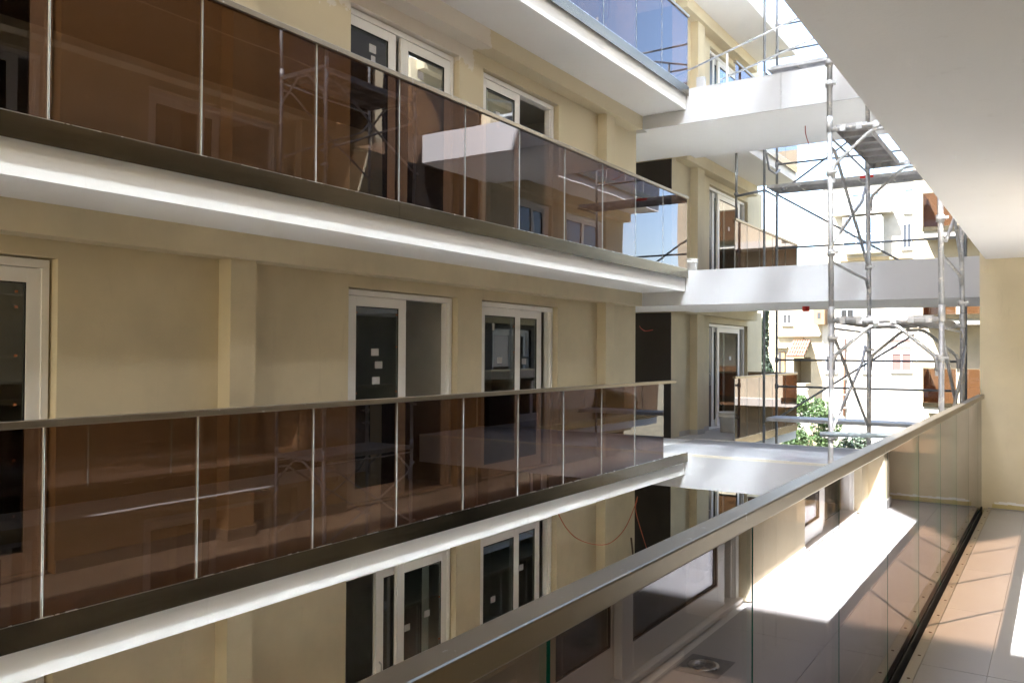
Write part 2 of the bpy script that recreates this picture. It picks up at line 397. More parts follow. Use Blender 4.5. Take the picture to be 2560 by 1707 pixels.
WA.door(3, *D1, 2.285, [(6.28, 7.22, 0), (7.31, 8.24, 0)], stickers=[(6.80, 1.90, .11, .09, 0), (6.83, 1.80, .07, .07, 0), (7.63, 1.84, .10, .09, 0), (7.66, 1.72, .05, .06, 0)])
WA.door(6, *D1, 2.285, [(6.49, 7.43, 0), (7.31, 8.24, 1)])
WA.door(-3, *D2, HEAD, [(8.88, 9.86, 0), (9.76, 10.5, 1)], stickers=[(9.2, 1.35, .11, .08, 0), (9.98, 1.60, .11, .08, 1)])
WA.door(0, *D2, HEAD, [(8.88, 9.86, 0), (9.75, 10.52, 1)], stickers=[(9.32, 1.50, .12, .08, 0), (10.02, 1.48, .11, .08, 1), (9.2, 1.93, .05, .1, 0), (9.92, 1.92, .05, .08, 1)],
        clips=[(9.015, 1.65, 0), (9.72, 2.0, 0), (9.72, 1.65, 0), (9.015, 1.15, 0), (9.72, 1.15, 0), (9.015, .7, 0)])
WA.door(3, *D2, 2.285, [(8.88, 9.82, 0), (9.0, 9.9, 1)], stickers=[(9.25, 1.76, .10, .09, 0), (9.27, 1.66, .09, .07, 0)])
WA.door(6, *D2, 2.285, [(8.88, 9.82, 0), (9.75, 10.6, 1)])
# left wing's unseen upper storeys; roof blocks added to shade courtyard and near floor
mb = MB(); mb.box(-14, -5.18, -7, 13.3, 8.988, 11.6); mb.box(-14, -5.18, 4.6, 13.3, 11.602, 14.8); mb.box(-14, -5.18, -30, -5.35, 11.602, 16.2); mb.box(-7, -5.18, .35, 1.9, 11.602, 17.0); mb.box(-7, -5.18, 1.902, 4.598, 11.602, 17.0); mb.box(-14, -5.18, -30, -7.002, -4.2, 11.6)
obj('unseen_upper_block', mb, M['cream'], A)
mb = MB(); mb.box(-14, -9.6, -7, 13.4, -4.2, 8.98); mb.box(-9.6, -6.441, -7, -6.8, -4.2, 8.98); mb.box(-9.59, -6.441, 13.3, 13.449, -4.2, 8.98); obj('core', mb, M['beige'], A)

CUT = [-.5, .6, 1.66, 2.738, 3.822, 4.929, 5.968, 7.003, 8.043, 9.086, 10.118, 11.165]
PL = [-.5, 1.72, 5.968, 10.118]
balustrade('brown glass railing of the middle left balcony, its handrail running past the last pane', XG, 1, CUT+[12.22], 0, (-.5, 12.66), PL+[13.198], 'left wing railings', M['bronze_glass'], M['pale_edge'])
balustrade('brown glass railing of the upper left balcony, right above the middle doors', XG, 1, CUT+[12.165, 13.17], 3, (-.5, 13.2), PL+[13.198], 'left wing railings', M['bronze_glass'], M['pale_edge'])
balustrade('brown glass railing of the topmost left balcony at the top edge of the picture', XG, 1, CUT+[12.1, 13.17], 6, (-.5, 13.2), PL+[13.198], 'left wing railings', M['bronze_glass'], M['pale_edge'])
balustrade('brown glass railing of the lowest left balcony below the near handrail', XG, 1, CUT+[12.1, 13.17], -3, (-.5, 13.2), PL+[13.198], 'left wing railings', M['bronze_glass'], M['pale_edge'])

# ------------------------------------------------------------------ far block of the left wing, beyond the bridges
B = thing('apartment_building', 'cream block standing beyond the bridges with dark brown cladding at its corner', 'apartment building', (-6.36, 18, -4.2))
WB = Wing(B, 1, -6.36, -5.21, 15.48, 21.4)
for L in (-3, 0, 3, 6):
    WB.wall(L, [(17.58, 20.25, 2.315)]); WB.slab(L, 15.66 if L > -3 else 15.48, 20.25); WB.beam(L, 15.66, 20.25); WB.pilaster(L, 16.46, 16.85)
    WB.skirting(L, 15.9, 16.44); WB.skirting(L, 16.87, 17.55); WB.room(L, 17.4, 20.6)
    fr = WB.door(L, 17.58, 20.25, 2.315, [(18.15, 19.0, 1), (18.35, 19.9, 0)], stickers=[(19.1, 1.5, .12, .09, 0)] if L else [(19.2, 1.5, .14, .09, 0)])
    dl = MB(); WB.box(dl, .145, .185, 17.66, 18.12, L+.04, L+2.22); obj('dark_leaf', dl, M['dark_leaf'], fr); WB.handle(fr, L, 17.98, .95)
WB.slab(9, 15.48, 20.25)
for L in (-3, 0, 3, 6):
    c = MB(); c.box(-9.5, -6.361, 15.462, 15.478, L+.002, L+2.443); obj('dark_cladding', c, M['dark_panel'], B)
mb = MB(); mb.box(-14, -9.8, 15.48, 21.4, -4.2, 9); mb.box(-9.8, -6.611, 15.6, 15.7, -4.2, 9); mb.box(-9.8, -6.611, 21.2, 21.4, -4.2, 9)
obj('core', mb, M['beige'], B)
CB = [15.70, 16.45, 17.25, 18.2, 19.2, 20.2]
for L, lab in ((3, 'brown glass railing beyond the middle bridge behind the steel prop'), (0, 'brown glass railing on the far block at deck level behind the white tub'), (6, 'brown glass railing on the far block at the top behind the scaffold posts'), (-3, 'brown glass railing on the far block below the bridge deck')):
    t = balustrade(lab, -5.16, 1, CB, L, (15.69, 20.2), [15.70, 20.2], 'far block railings', M['bronze_glass'], M['pale_edge'])
    mb = MB(); mb.box(-6.33, -5.19, 20.19, 20.2, L-.10, L+1.185, sides=[1, 1, 0, 1, 0, 1]); obj('end_panel', mb, [M['bronze_glass'], M['pale_edge']], t)
    mb = MB(); mb.box(-6.33, -5.21, 20.17, 20.22, L+1.176, L+1.222); obj('end_handrail', mb, M['rail'], t)

# ------------------------------------------------------------------ near wing (the balcony the picture is taken from)
XN = -.745
C_ = thing('apartment_building', 'near wing on the right with its white ceiling and cream end wall', 'apartment building', (.29, 4, -4.2))
WC = Wing(C_, -1, .29, -.68, -7.0, 10.418)
N1 = (3.0, 5.58); N2 = (7.0, 9.35); N0 = (-1.6, .9)
for L in (-3, 0, 3):
    WC.wall(L, [(*N0, HEAD), (*N1, HEAD), (*N2, HEAD)])
    if L == 0:
        mb = MB(); WC.box(mb, -.97, .25, -7, 10.418, L-.32, L-.014); obj('floor_slab', mb, M['soffit'], C_)
    else: WC.slab(L, -7, 10.418)
    WC.beam(L, -7, 10.418); WC.pilaster(L, 9.67, 10.0)
    for a, b in ((5.59, 6.99), (10.02, 10.41)): WC.skirting(L, a, b)
    WC.room(L, -2, 2.0); WC.room(L, 2.4, 6.2); WC.room(L, 6.6, 9.8)
    WC.door(L, *N0, HEAD, [(-1.5, -.2, 0), (-.3, .85, 1)])
    WC.door(L, *N1, HEAD, [(3.06, 3.92, 1), (3.80, 5.30, 0)])
    WC.door(L, *N2, HEAD, [(7.05, 8.0, 0), (7.5, 8.3, 1)])
# floor tiles of the near balcony, laid with open joints on a dark bed
mb = MB(); mb.box(-.68, .29, -.5, 10.418, -.0135, -.006); obj('tile_bed', mb, M['grout'], C_)
xs = [(-.628, -.3215), (-.3185, .2835)]
ys = []; y = .18
while y < 10.40: ys.append((y+.0015, min(y+1.1985, 10.398))); y += 1.2
meshes = {}
for (xa, xb) in xs:
    for (ya, yb) in ys:
        key = (round(xb-xa, 4), round(yb-ya, 4))
        if key not in meshes:
            q = MB(); q.box(0, xb-xa, 0, yb-ya, -.0055, 0)
            me = bpy.data.meshes.new('tile'); me.from_pydata(q.v, [], q.f); me.materials.append(M['tile']); meshes[key] = me
        o = bpy.data.objects.new('tile', meshes[key]); COL.objects.link(o); o.parent = C_; o.matrix_parent_inverse = Matrix.Translation(C_.location).inverted(); o.location = (xa, ya, random.uniform(-.0006, .0002))
q = MB(); q.box(-.628, .2835, -.5, .178, -.0055, 0); obj('tile', q, M['tile'], C_)
# edge trim along the gap, with its screws
for a, b in ((-.5, 2.6), (2.603, 5.4), (5.403, 8.1), (8.103, 10.41)):
    mb = MB(); mb.box(-.683, -.631, a, b, -.0055, .0035); mb.box(-.684, -.681, a, b, -.05, .0035); o = obj('floor_trim', mb, M['trim'], C_)
    k = MB(); y = a+.16
    while y < b:
        k.lathe([(.0001, .0062), (.0075, .0058), (.009, .0037)], -.652, y, 8); y += .39
    obj('screw', k, M['screw'], o, kind='stuff')
# end wall of the balcony
mb = MB(); mb.box(-.735, .289, 10.42, 10.68, -4.2, 9.0); obj('end_wall', mb, M['beige'], C_)
k = MB(); 
for i in range(26):
    x = -.62+i*.036; k.box(x, x+.037, 10.402+random.uniform(0, .006), 10.4195, .014, .055+random.uniform(-.006, .008))
obj('foam_strip', k, M['foam'], C_)
k = MB(); k.box(-.66, .28, 10.408, 10.4185, .0, .012); obj('joint_filler', k, M['grout'], C_)
k = MB(); 
for i in range(22):
    x = -.6+i*.04; k.box(x, x+.041, 10.4165, 10.4196, .057, .074+random.uniform(0, .014))
obj('filler_smear', k, M['white'], C_)
# the storeys above, unseen: white walls bounce sun, glazing bands mirror it down
mb = MB(); mb.box(-.68, .6, -7, 10.418, 5.99, 6.0); mb.box(-.66, .6, -7, 10.418, 6.002, 20.5); obj('unseen_upper_block', mb, M['white'], C_)
for i in range(5):  # unseen bands, heights set to aim mirrored sun into the courtyard
    mb = MB(); mb.box(-.745, -.665, -7, 5.35, 6.03+i*3-.75, 6.03+i*3+1.22); obj('upper_glazing', mb, M['sun_mirror_glass'], C_)
    mb = MB(); mb.box(-.745, -.665, 5.36, 10.418, 6.03+i*3-.75, 6.03+i*3+1.22); obj('upper_glazing', mb, M['sun_mirror_glass2'], C_)
mb = MB(); mb.box(3.8, 12, -30, 16, -4.2, 20); mb.box(3.61, 3.8, 15.4, 22.4, -4.2, 9); mb.box(.651, 3.6, 22.2, 22.4, -4.2, 9); mb.box(.3, 3.8, -30, -7.1, -4.2, 20); obj('core', mb, M['beige'], C_)
mb = MB(); mb.box(.65, 3.79, 10.7, 15.398, -4.2, 9); obj('dark_cladding', mb, M['dark_panel'], C_)  # dark colour stands in for a shaded opening mirrored in the left railings

CN = [.14, 1.223, 2.337, 3.429, 4.52, 5.61, 6.705, 7.785, 8.865, 9.93, 10.41]
balustrade('near glass railing beside the camera with polished bronze handrail and green glass edges', XN, -1, [-1.0]+CN, 0, (-1.2, 10.418), [-1.2, 1.9, 5.0, 8.0, 10.41], 'near wing railings', M['near_glass'], M['green_edge'], gapw=.013)
balustrade('near wing glass railing one storey above the camera', XN, -1, [-4, -2.9, -1.9, -.9]+CN, 3, (-4, 10.418), [-4, 0, 5.0, 10.41], 'near wing railings', M['near_glass'], M['pale_edge'])
balustrade('near wing glass railing one storey below the camera', XN, -1, [-1.0]+CN, -3, (-1.2, 10.418), [-1.2, 5.0, 10.41], 'near wing railings', M['near_glass'], M['pale_edge'])

# its continuation beyond the bridges, mirrored in the far railings
D_ = thing('apartment_building', 'block continuing the near wing beyond the bridges, hidden behind the end wall', 'apartment building', (.4, 18, -4.2))
WD = Wing(D_, -1, .40, -.68, 15.48, 22.4)
for L in (-3, 0, 3, 6):
    WD.wall(L, [(16.6, 18.2, HEAD), (19.0, 21.2, HEAD)], M['dark_panel'] if L <= 0 else None); WD.slab(L, 15.7, 22.4); WD.beam(L, 15.7, 22.4); WD.room(L, 16.2, 21.8)  # lower walls coloured dark to darken what the far railings mirror
    WD.door(L, 16.6, 18.2, HEAD, [(16.65, 17.5, 0), (17.4, 18.12, 1)]); WD.door(L, 19.0, 21.2, HEAD, [(19.05, 20.1, 0), (20.0, 21.1, 1)])
    balustrade('brown glass railing hidden behind the end wall, %s storey of the block beyond' % {-3: 'lowest', 0: 'second', 3: 'third', 6: 'top'}[L], XN, -1, [15.75, 16.8, 17.9, 19.0, 20.1, 21.2, 22.3], L, (15.74, 22.3), [15.75, 22.3], 'hidden block railings', M['bronze_glass'], M['pale_edge'])
WD.slab(9, 15.7, 22.4)

# ------------------------------------------------------------------ bridges
YB0, YB1 = 13.205, 15.65
for L, lab in ((0, 'lowest bridge whose grey concrete deck lies level with the camera floor'), (3, 'middle white bridge crossing behind the scaffold tower'), (6, 'uppermost white bridge with a vertical joint in its face')):
    t = thing('footbridge', lab, 'bridge', (-3, 14.4, L-.55), 'white bridges between the wings')
    mb = MB(); mb.box(-5.95, .5, YB0+.03, YB1, L-.54, L-.004); obj('deck', mb, M['deck'] if L == 0 else M['soffit'], t)
    mb = MB(); mb.box(-9.5, -5.952, 13.452, 15.458, L-.54, L-.004); obj('corridor_slab', mb, M['soffit'], t)
    mb = MB(); mb.box(-5.95, .5, YB0+.03, YB1, L-.556, L-.5405); obj('soffit', mb, M['soffit'], t)
    xs = [-5.95, .5] if L < 6 else [-5.95, -3.632, .5]
    for a, b in zip(xs[:-1], xs[1:]):
        mb = MB(); mb.box(a+(.003 if a > -5 else 0), b-(.003 if b < 0 else 0), YB0, YB0+.029, L-.556, L+(.008 if L else -.035)); obj('face_panel', mb, M['bridge_render'], t)
    if L == 0:
        mb = MB(); mb.box(-5.12, .5, YB0-.004, YB0+.028, L-.0345, L+.004); obj('edge_strip', mb, M['cream'], t)
    mb = MB(); mb.box(-5.95, .5, YB1+.0005, YB1+.02, L-.556, L+.004); obj('back_panel', mb, M['white'], t)

# ------------------------------------------------------------------ scaffold towers
def arch_pts(xa, xb, y, z, foot, r=.12):
    """bent portal brace: from a foot on one post up to a flat top under the ledger and down to the other post"""
    w_ = xb-xa; P = [(xa+.03, y, z-foot), (xa+.03, y, z-foot+.09), (xa+.05, y, z-foot+.14)]
    P += [(xa+w_*.34, y, z-.085), (xa+w_*.39, y, z-.055), (xa+w_*.44, y, z-.045)]
    P += [(2*((xa+xb)/2)-p[0], y, p[2]) for p in reversed(P)]
    return P
def coupler(t, x, y, z, m=None, ax='x'):
    k = MB(); k.lathe([(.026, z-.03), (.036, z-.03), (.036, z+.03), (.026, z+.03)], x, y, 10)
    if ax == 'x': k.box(x-.012, x+.07, y-.045, y-.028, z-.012, z+.012); k.tube([(x+.045, y-.05, z), (x+.045, y+.04, z)], .009, 6)
    else: k.box(x-.045, x-.028, y-.012, y+.07, z-.012, z+.012); k.tube([(x-.05, y+.045, z), (x+.04, y+.045, z)], .009, 6)
    obj('coupler', k, m or M['galv'], t)
def deckplank(t, x0, x1, y0, y1, z, m, name='deck_plank'):
    """pressed steel plank: top sheet, turned down edges and cross ribs beneath"""
    k = MB(); k.box(x0, x1, y0, y1, z-.004, z); 
    lx = (x1-x0) > (y1-y0)
    if lx: k.box(x0, x1, y0, y0+.004, z-.065, z-.0045); k.box(x0, x1, y1-.004, y1, z-.065, z-.0045)
    else: k.box(x0, x0+.004, y0, y1, z-.065, z-.0045); k.box(x1-.004, x1, y0, y1, z-.065, z-.0045)
    n = 6
    for i in range(n+1):
        if lx: a = x0+(x1-x0-.03)*i/n; k.box(a, a+.03, y0+.005, y1-.005, z-.05, z-.0045)
        else: a = y0+(y1-y0-.03)*i/n; k.box(x0+.005, x1-.005, a, a+.03, z-.05, z-.0045)
    return obj(name, k, m, t)
YF, YK, XL, XR = 8.30, 10.17, -1.82, -.89
T = thing('scaffold_tower', 'near galvanised scaffold tower with plaster splashed tubes rising beside the near railing', 'scaffold', ((XL+XR)/2, 9.2, -4.2))
G = M['galv']
for (x, y) in ((XL, YF), (XR, YF), (XL, YK), (XR, YK)):
    for z0 in (-4.2, -1.64, .16, 1.96, 3.76, 5.56):
        z1 = {-4.2: -1.64}.get(z0, z0+1.8)
        k = MB(); k.tube([(x+.012*math.sin(z0), y, z0+.002), (x+.012*math.sin(z1), y, z1-.002)], .0245, 10); o = obj('post', k, G, T)
        if z0 > -3:
            k = MB(); k.lathe([(.025, z0-.02), (.0295, z0-.02), (.0295, z0+.13), (.025, z0+.13)], x+.012*math.sin(z0), y, 10); obj('sleeve', k, G, T)
for z in (-1.64, .16, 1.96, 3.76, 5.56):
    for y in (YF, YK):
        k = MB(); k.tube([(XL, y, z), (XR, y, z)], .0245, 10); obj('ledger', k, G, T)
        for i in range(6):
            x = XL+.09+i*.145; k = MB(); k.box(x, x+.05, y-.032, y+.032, z+.0205, z+.03); k.box(x, x+.05, y-.034, y-.0265, z-.03, z+.02); obj('plank_hook', k, G, T)
        k = MB(); k.tube(arch_pts(XL, XR, y, z, .46), .017, 8); obj('portal_brace', k, G, T)
        for x in (XL, XR):
            k = MB(); xx = x+(.03 if x == XL else -.03); k.box(xx-.012, xx+.012, y-.012, y+.012, z-.50, z-.36); obj('brace_foot', k, G, T)
    for x in (XL, XR):
        s_ = 1 if x == XL else -1
        k = MB(); k.tube([(x, YF+.05, z-.16), (x, YF+.2, z-.17), (x, YK-.05, z-1.10), (x, YK+.1, z-1.13)], .0165, 8); obj('cross_brace', k, G, T)
        k = MB(); k.tube([(x-s_*.035, YK+.02, z-.22), (x-s_*.035, YK-.15, z-.40), (x-s_*.035, YF+.1, z-1.10)], .0165, 8); obj('cross_brace', k, G, T)
        k = MB(); k.tube([(x, YF, z-.07), (x, YK, z-.07)], .012, 6); obj('side_rail', k, G, T)
    if z not in (-1.64,):
        for i in range(3 if z != 3.76 else 1):
            w3 = (XR-XL-.10)/3; a = XL+.05+i*w3; deckplank(T, a+.004, a+w3-.004, YF-.02, YK+.02, z+.036, M['plank'])
for z in (1.80, .87, 4.40, 4.20, 3.36, 2.60): coupler(T, XL+.012*math.sin(z), YF, z)
for z in (2.63, 1.70): coupler(T, XL, YK, z)
for z in (2.85, 1.62): coupler(T, XR, YF, z)
for z in (.70, .50, 2.2): coupler(T, XR, YK, z)
for (x, y0, y1, za, zb) in ((XL, YF, YK, 2.52, 2.46), (XR, YF, YK, 2.54, 2.46)):
    k = MB(); k.tube([(x, y0+.05, za), (x, y1-.12, zb+.02), (x, y1, zb-.08)], .0165, 8); obj('side_brace', k, G, T)
k = MB(); k.tube([(-1.9, YF-.045, .893), (-.80, YF-.045, .93)], .0245, 10); obj('loose_ledger', k, metal('blue_grey_tube', (.42, .50, .54), .35, metallic=.6), T)

T2 = thing('scaffold_tower', 'far dark steel scaffold with long planks standing beyond the bridges', 'scaffold', (-3.1, 16.7, -4.2))
G2 = M['galv_dark']; XA, XB, YA, YC = -4.79, -1.43, 16.27, 17.13
for (x, y) in ((XA, YA), (XA, YC), (XB, YA), (XB, YC)):
    if (x, y) == (XB, YA): continue
    for z0, z1 in ((-4.2, .3), (.302, 2.6), (2.602, 4.85), (4.852, 7.1), (7.102, 9.3)):
        k = MB(); k.tube([(x, y, z0), (x, y, z1)], .0245, 10); obj('post', k, G2, T2)
for z in (.40, 2.64, 4.86, 7.14):
    deckplank(T2, XA+.05, XB-.02, YA-.02, YA+.30, z+.03, M['plank']); deckplank(T2, XA+.05, XB-.02, YA+.33, YA+.66, z+.03, M['plank'])
    k = MB(); k.tube([(XA, YA, z-.05), (XA, YC, z-.05)], .02, 8); obj('transom', k, G2, T2)
    k = MB(); k.tube([(XB, YA, z-.05), (XB, YC, z-.05)], .02, 8); obj('transom', k, G2, T2)
    for dz in (.60, 1.13):
        k = MB(); k.tube([(XA, YC, z+dz), (XB, YC, z+dz)], .02, 8); obj('guard_rail', k, G2, T2)
        k = MB(); k.lathe([(.028, z+dz-.05), (.036, z+dz-.04), (.036, z+dz+.04), (.028, z+dz+.05)], XA, YC, 10); obj('rosette', k, G2, T2)
k = MB(); k.tube([(XA, YC+.03, .36), (XA+.1, YC+.03, .42), (-2.28, YC+.03, 2.02)], .02, 8); obj('diagonal_brace', k, G2, T2)
k = MB(); k.tube([(XA, YC+.03, 4.86), (-2.2, YC+.03, 3.2)], .02, 8); obj('diagonal_brace', k, G2, T2)
k = MB(); k.tube([(-4.5, YC+.03, 5.05), (-3.4, YC+.03, 5.78)], .02, 8); obj('diagonal_brace', k, G2, T2)
k = MB(); k.tube(arch_pts(-1.76+.0, -.92, 16.9, 1.96, .46), .017, 8)
k = MB(); k.tube([(XA+.02, YA, 5.6), (XA+.02, YA+.25, 5.25), (XA+.05, YA+.6, 5.22), (XA+.05, YC, 5.35)], .02, 8); obj('bent_guard', k, G2, T2)
k = MB(); k.box(-3.05, -2.82, YA-.0215, YA-.0205, 4.835, 4.885); obj('red_plate', k, M['red'], T2)
k = MB(); k.tube([(XA, YA, 4.80), (-5.34, YA, 4.74)], .024, 8); obj('tie_tube', k, G2, T2)
for x in (-5.34, -4.42): coupler(T2, x, YA, 4.78, G2, 'y')

# prop on the far block balcony, tied to the scaffold
P = thing('steel_prop', 'adjustable steel prop with rusty collar wedged under the far balcony ceiling', 'prop', (-5.36, YA+.05, 3.0))
k = MB(); k.tube([(-5.36, YA+.06, 4.30), (-5.36, YA+.06, 5.66)], .024, 10); obj('inner_tube', k, G2, P)
k = MB(); k.tube([(-5.36, YA+.06, 3.0), (-5.36, YA+.06, 4.29)], .034, 10); obj('outer_tube', k, M['rust'], P)
k = MB(); k.lathe([(.03, 4.22), (.055, 4.23), (.055, 4.28), (.075, 4.285), (.075, 4.30), (.03, 4.31)], -5.36, YA+.06, 12); obj('collar', k, M['rust'], P)
k = MB(); k.box(-5.50, -5.22, YA-.02, YA+.14, 5.661, 5.678); obj('head_plate', k, G2, P)

# thin handrail tubes leaning on the upper bridge
for i, (p, q) in enumerate((((-5.99, 13.6, 6.26), (-2.6, 13.6, 7.21)), ((-4.75, 13.62, 6.20), (-2.3, 13.62, 6.84)))):
    k = MB(); k.tube([p, q], .017, 8)
    o = obj('handrail_tube', k, M['galv'], label=('upper pale tube sloping up from the end of the uppermost bridge', 'lower pale tube sloping along the uppermost bridge')[i], cat='handrail', group='loose handrail tubes')
k = MB(); k.tube([(-4.63, 13.62, 6.0), (-4.63, 13.62, 6.62)], .02, 8)
obj('baluster_post', k, M['pvc'], label='short white post standing on the uppermost bridge between the sloping tubes', cat='post')
k = MB(); k.box(-5.42, -5.28, 14.3, 14.4, 6.0, 6.55); obj('white_board', k, M['label'], label='small white board propped at the end of the uppermost bridge', cat='board')

# ------------------------------------------------------------------ small things
def bucket(name, label, x, y, z, r, h):
    k = MB(); k.lathe([(.001, z), (r*.86, z), (r*.95, z+h*.75), (r*1.06, z+h*.76), (r*1.06, z+h*.80), (r*.97, z+h*.81), (r, z+h*.95), (r*1.07, z+h*.955), (r*1.07, z+h), (r*.97, z+h), (r*.85, z+.03), (.001, z+.03)], x, y, 24)
    return obj(name, k, M['bucket'], label=label, cat='bucket')
b = bucket('bucket', 'white plastic bucket standing at the left end of the middle bridge', -5.22, 13.55, 2.999, .115, .235)
k = MB(); k.tube([(-5.335, 13.5, 3.15), (-5.25, 13.43, 3.03), (-5.12, 13.45, 3.04), (-5.105, 13.5, 3.16)], .004, 5); obj('wire_handle', k, M['galv'], b)
bucket('tub', 'large pale tub on the floor beside the dark door beyond the bridge deck', -5.86, 17.5, .001, .24, .42)
k = MB(); k.lathe([(.001, 2.36), (.05, 2.36), (.058, 2.375), (.058, 2.443)], -3.57, 14.5, 16); obj('ceiling_outlet', k, M['red'], label='red round outlet box under the middle bridge', cat='outlet box')
def cable(name, label, pts, r, m, grp=None):
    k = MB(); P = [Vector(p) for p in pts]; Q = []
    for i in range(len(P)-1):
        a, b_, c, d = P[max(0, i-1)], P[i], P[i+1], P[min(len(P)-1, i+2)]
        for s_ in range(6):
            u = s_/6; Q.append(.5*((2*b_)+(c-a)*u+(2*a-5*b_+4*c-d)*u*u+(3*b_-a-3*c+d)*u**3))
    Q.append(P[-1]); k.tube(Q, r, 6); return obj(name, k, m, label=label, cat='cable', group=grp)
cable('red_cable', 'red cable end hanging against the dark cladding above the deck', [(-6.95, 15.3, 2.18), (-6.89, 15.2, 2.15), (-6.79, 15.1, 2.10), (-6.68, 15.0, 2.076), (-6.54, 15, 2.095)], .008, M['red_cable'])
cable('red_cable', 'red cable curling down from the underside of the uppermost bridge', [(-3.56, 14.4, 5.45), (-3.55, 14.4, 5.30), (-3.48, 14.4, 5.10), (-3.33, 14.4, 4.97), (-3.14, 14.4, 4.92)], .007, M['red_cable'])
cable('orange_cable', 'orange cable sagging across the lowest balcony to the dark cladding', [(-5.9, 10.2, -.45), (-5.9, 10.30, -.61), (-5.9, 10.544, -.857), (-5.9, 10.89, -1.067), (-5.9, 11.445, -1.248), (-5.9, 11.94, -1.309), (-5.9, 12.42, -1.19), (-5.9, 12.758, -.937), (-5.9, 12.92, -.74), (-5.92, 12.95, -.80), (-6.0, 13.09, -1.023), (-6.05, 13.6, -1.68), (-6.05, 14.1, -2.4)], .007, M['orange_cable'])
k = MB(); k.tube([(-6.1, 13.12, -1.47), (-6.05, 13.40, -2.99)], .016, 6); obj('broom_stick', k, M['trunk'], label='dark wooden stick leaning by the dark cladding on the lowest floor', cat='stick')
cable('red_cable', 'red cable looped down inside the topmost left railing', [(-5.35, 10.6, 7.6), (-5.3, 10.62, 7.1), (-5.3, 10.58, 6.75), (-5.3, 10.46, 6.55), (-5.3, 10.38, 6.4), (-5.3, 10.45, 6.28), (-5.3, 10.58, 6.35), (-5.3, 10.6, 6.6), (-5.3, 10.55, 6.8)], .007, M['red_cable'])
# floor drain of the near balcony
dr = MB(); dr.box(.02, .255, 4.16, 4.44, .0003, .003, 1); dr.lathe([(.001, .0045), (.05, .0042), (.052, .0085), (.078, .0095), (.08, .0035)], .142, 4.3, 20)
for q_ in range(5): dr.box(.10, .184, 4.262+q_*.018, 4.268+q_*.018, .0048, .0062, 1)
obj('floor_drain', dr, [M['steel'], M['galv_dark']], label='round metal drain in the near balcony floor', cat='drain')

# ------------------------------------------------------------------ distant town
def win(parent, x0, x1, z0, z1, Y, fr_, panes, n=2, bars=False, depth=.12):
    """a window in a wall facing -Y: frame proud of the wall, panes recessed in it"""
    w_ = .07; mb = MB()
    mb.box(x0, x0+w_, Y-.06, Y+depth, z0, z1); mb.box(x1-w_, x1, Y-.06, Y+depth, z0, z1)
    mb.box(x0+w_, x1-w_, Y-.06, Y+depth, z1-w_, z1); mb.box(x0+w_, x1-w_, Y-.06, Y+depth, z0, z0+w_)
    st = (x1-x0-2*w_)/n
    for i in range(1, n): mb.box(x0+w_+i*st-.04, x0+w_+i*st+.04, Y-.05, Y+depth, z0+w_, z1-w_)
    o = obj('window', mb, M['far_frame'], parent)
    for i in range(n):
        k = MB(); k.box(x0+w_+i*st+(.04 if i else 0), x0+w_+(i+1)*st-(.04 if i < n-1 else 0), Y-.012, Y-.004, z0+w_, z1-w_); obj('pane', k, panes, o)
    k = MB(); k.box(x0-.08, x1+.08, Y-.14, Y-.0005, z0-.12, z0-.002); obj('sill', k, M['stone3'], o)
    if bars:
        k = MB()
        for i in range(8):
            x = x0+(x1-x0)*(i+.5)/8; k.box(x-.015, x+.015, Y-.11, Y-.08, z0, z1)
        obj('bars', k, M['black'], o)
    return o
Y0 = 60.
def bx(x): return x*60/34.
def bz(z): return 1.64+(z-1.64)*60/34.
H1 = thing('town_house', 'tall pale limestone house in full sun with a blue glazed bay window', 'house', (-9.5, Y0+4, -4.2))
mb = MB(); mb.box(bx(-7.75), bx(-3.0), Y0, Y0+10, -4.2, bz(8.2)); obj('wall', mb, M['stone3'], H1)
mb = MB(); mb.box(bx(-7.75)-.1, bx(-3.0)+.1, Y0-.25, Y0+10.1, bz(8.2)+.002, bz(8.2)+.35); obj('roof_cornice', mb, M['stone'], H1)
mb = MB(); mb.box(bx(-7.1), bx(-3.88), Y0-.22, Y0-.001, bz(5.2), bz(5.32)); obj('string_course', mb, M['stone2'], H1)
win(H1, bx(-6.68), bx(-5.66), bz(6.96), bz(7.76), Y0, M['pvc'], M['blue_glass'], 4)
mb = MB(); mb.box(bx(-7.3), bx(-5.2), Y0-1.0, Y0-.001, bz(6.9), bz(6.96)); o = obj('balcony', mb, M['stone3'], H1)
k = MB()
for i in range(30):
    x = bx(-7.28)+i*(bx(-5.22)-bx(-7.28))/29; k.box(x-.012, x+.012, Y0-.97, Y0-.945, bz(6.96)+.001, bz(6.96)+.9)
k.box(bx(-7.29), bx(-5.21), Y0-.98, Y0-.935, bz(6.96)+.901, bz(6.96)+.95); obj('iron_railing', k, M['galv_dark'], o)
win(H1, bx(-4.83), bx(-3.6), bz(6.91), bz(7.78), Y0, M['pvc'], M['blue_glass'], 3)
mb = MB(); mb.box(bx(-6.89), bx(-5.54), Y0-.9, Y0-.001, bz(5.46), bz(6.8)); o = obj('bay_window', mb, M['pvc'], H1)
for i in range(3):
    for j in range(2):
        xa = bx(-6.89)+.06+i*(bx(-5.54)-bx(-6.89)-.06)/3; za = bz(5.46)+.08+j*1.2; k = MB()
        k.box(xa, xa+(bx(-5.54)-bx(-6.89)-.06)/3-.06, Y0-.915, Y0-.901, za, za+(1.12 if j == 0 else 1.0)); obj('pane', k, M['blue_glass'], o)
win(H1, bx(-4.91), bx(-4.57), bz(5.57), bz(6.5), Y0, M['pvc'], M['pane_dark'], 2)
for (a, b_, c, d) in ((-7.63, -7.23, .98, 1.62), (-6.27, -6.03, .99, 1.45)): win(H1, bx(a), bx(b_), bz(c), bz(d), Y0, M['pvc'], M['pane_dark'], 2)
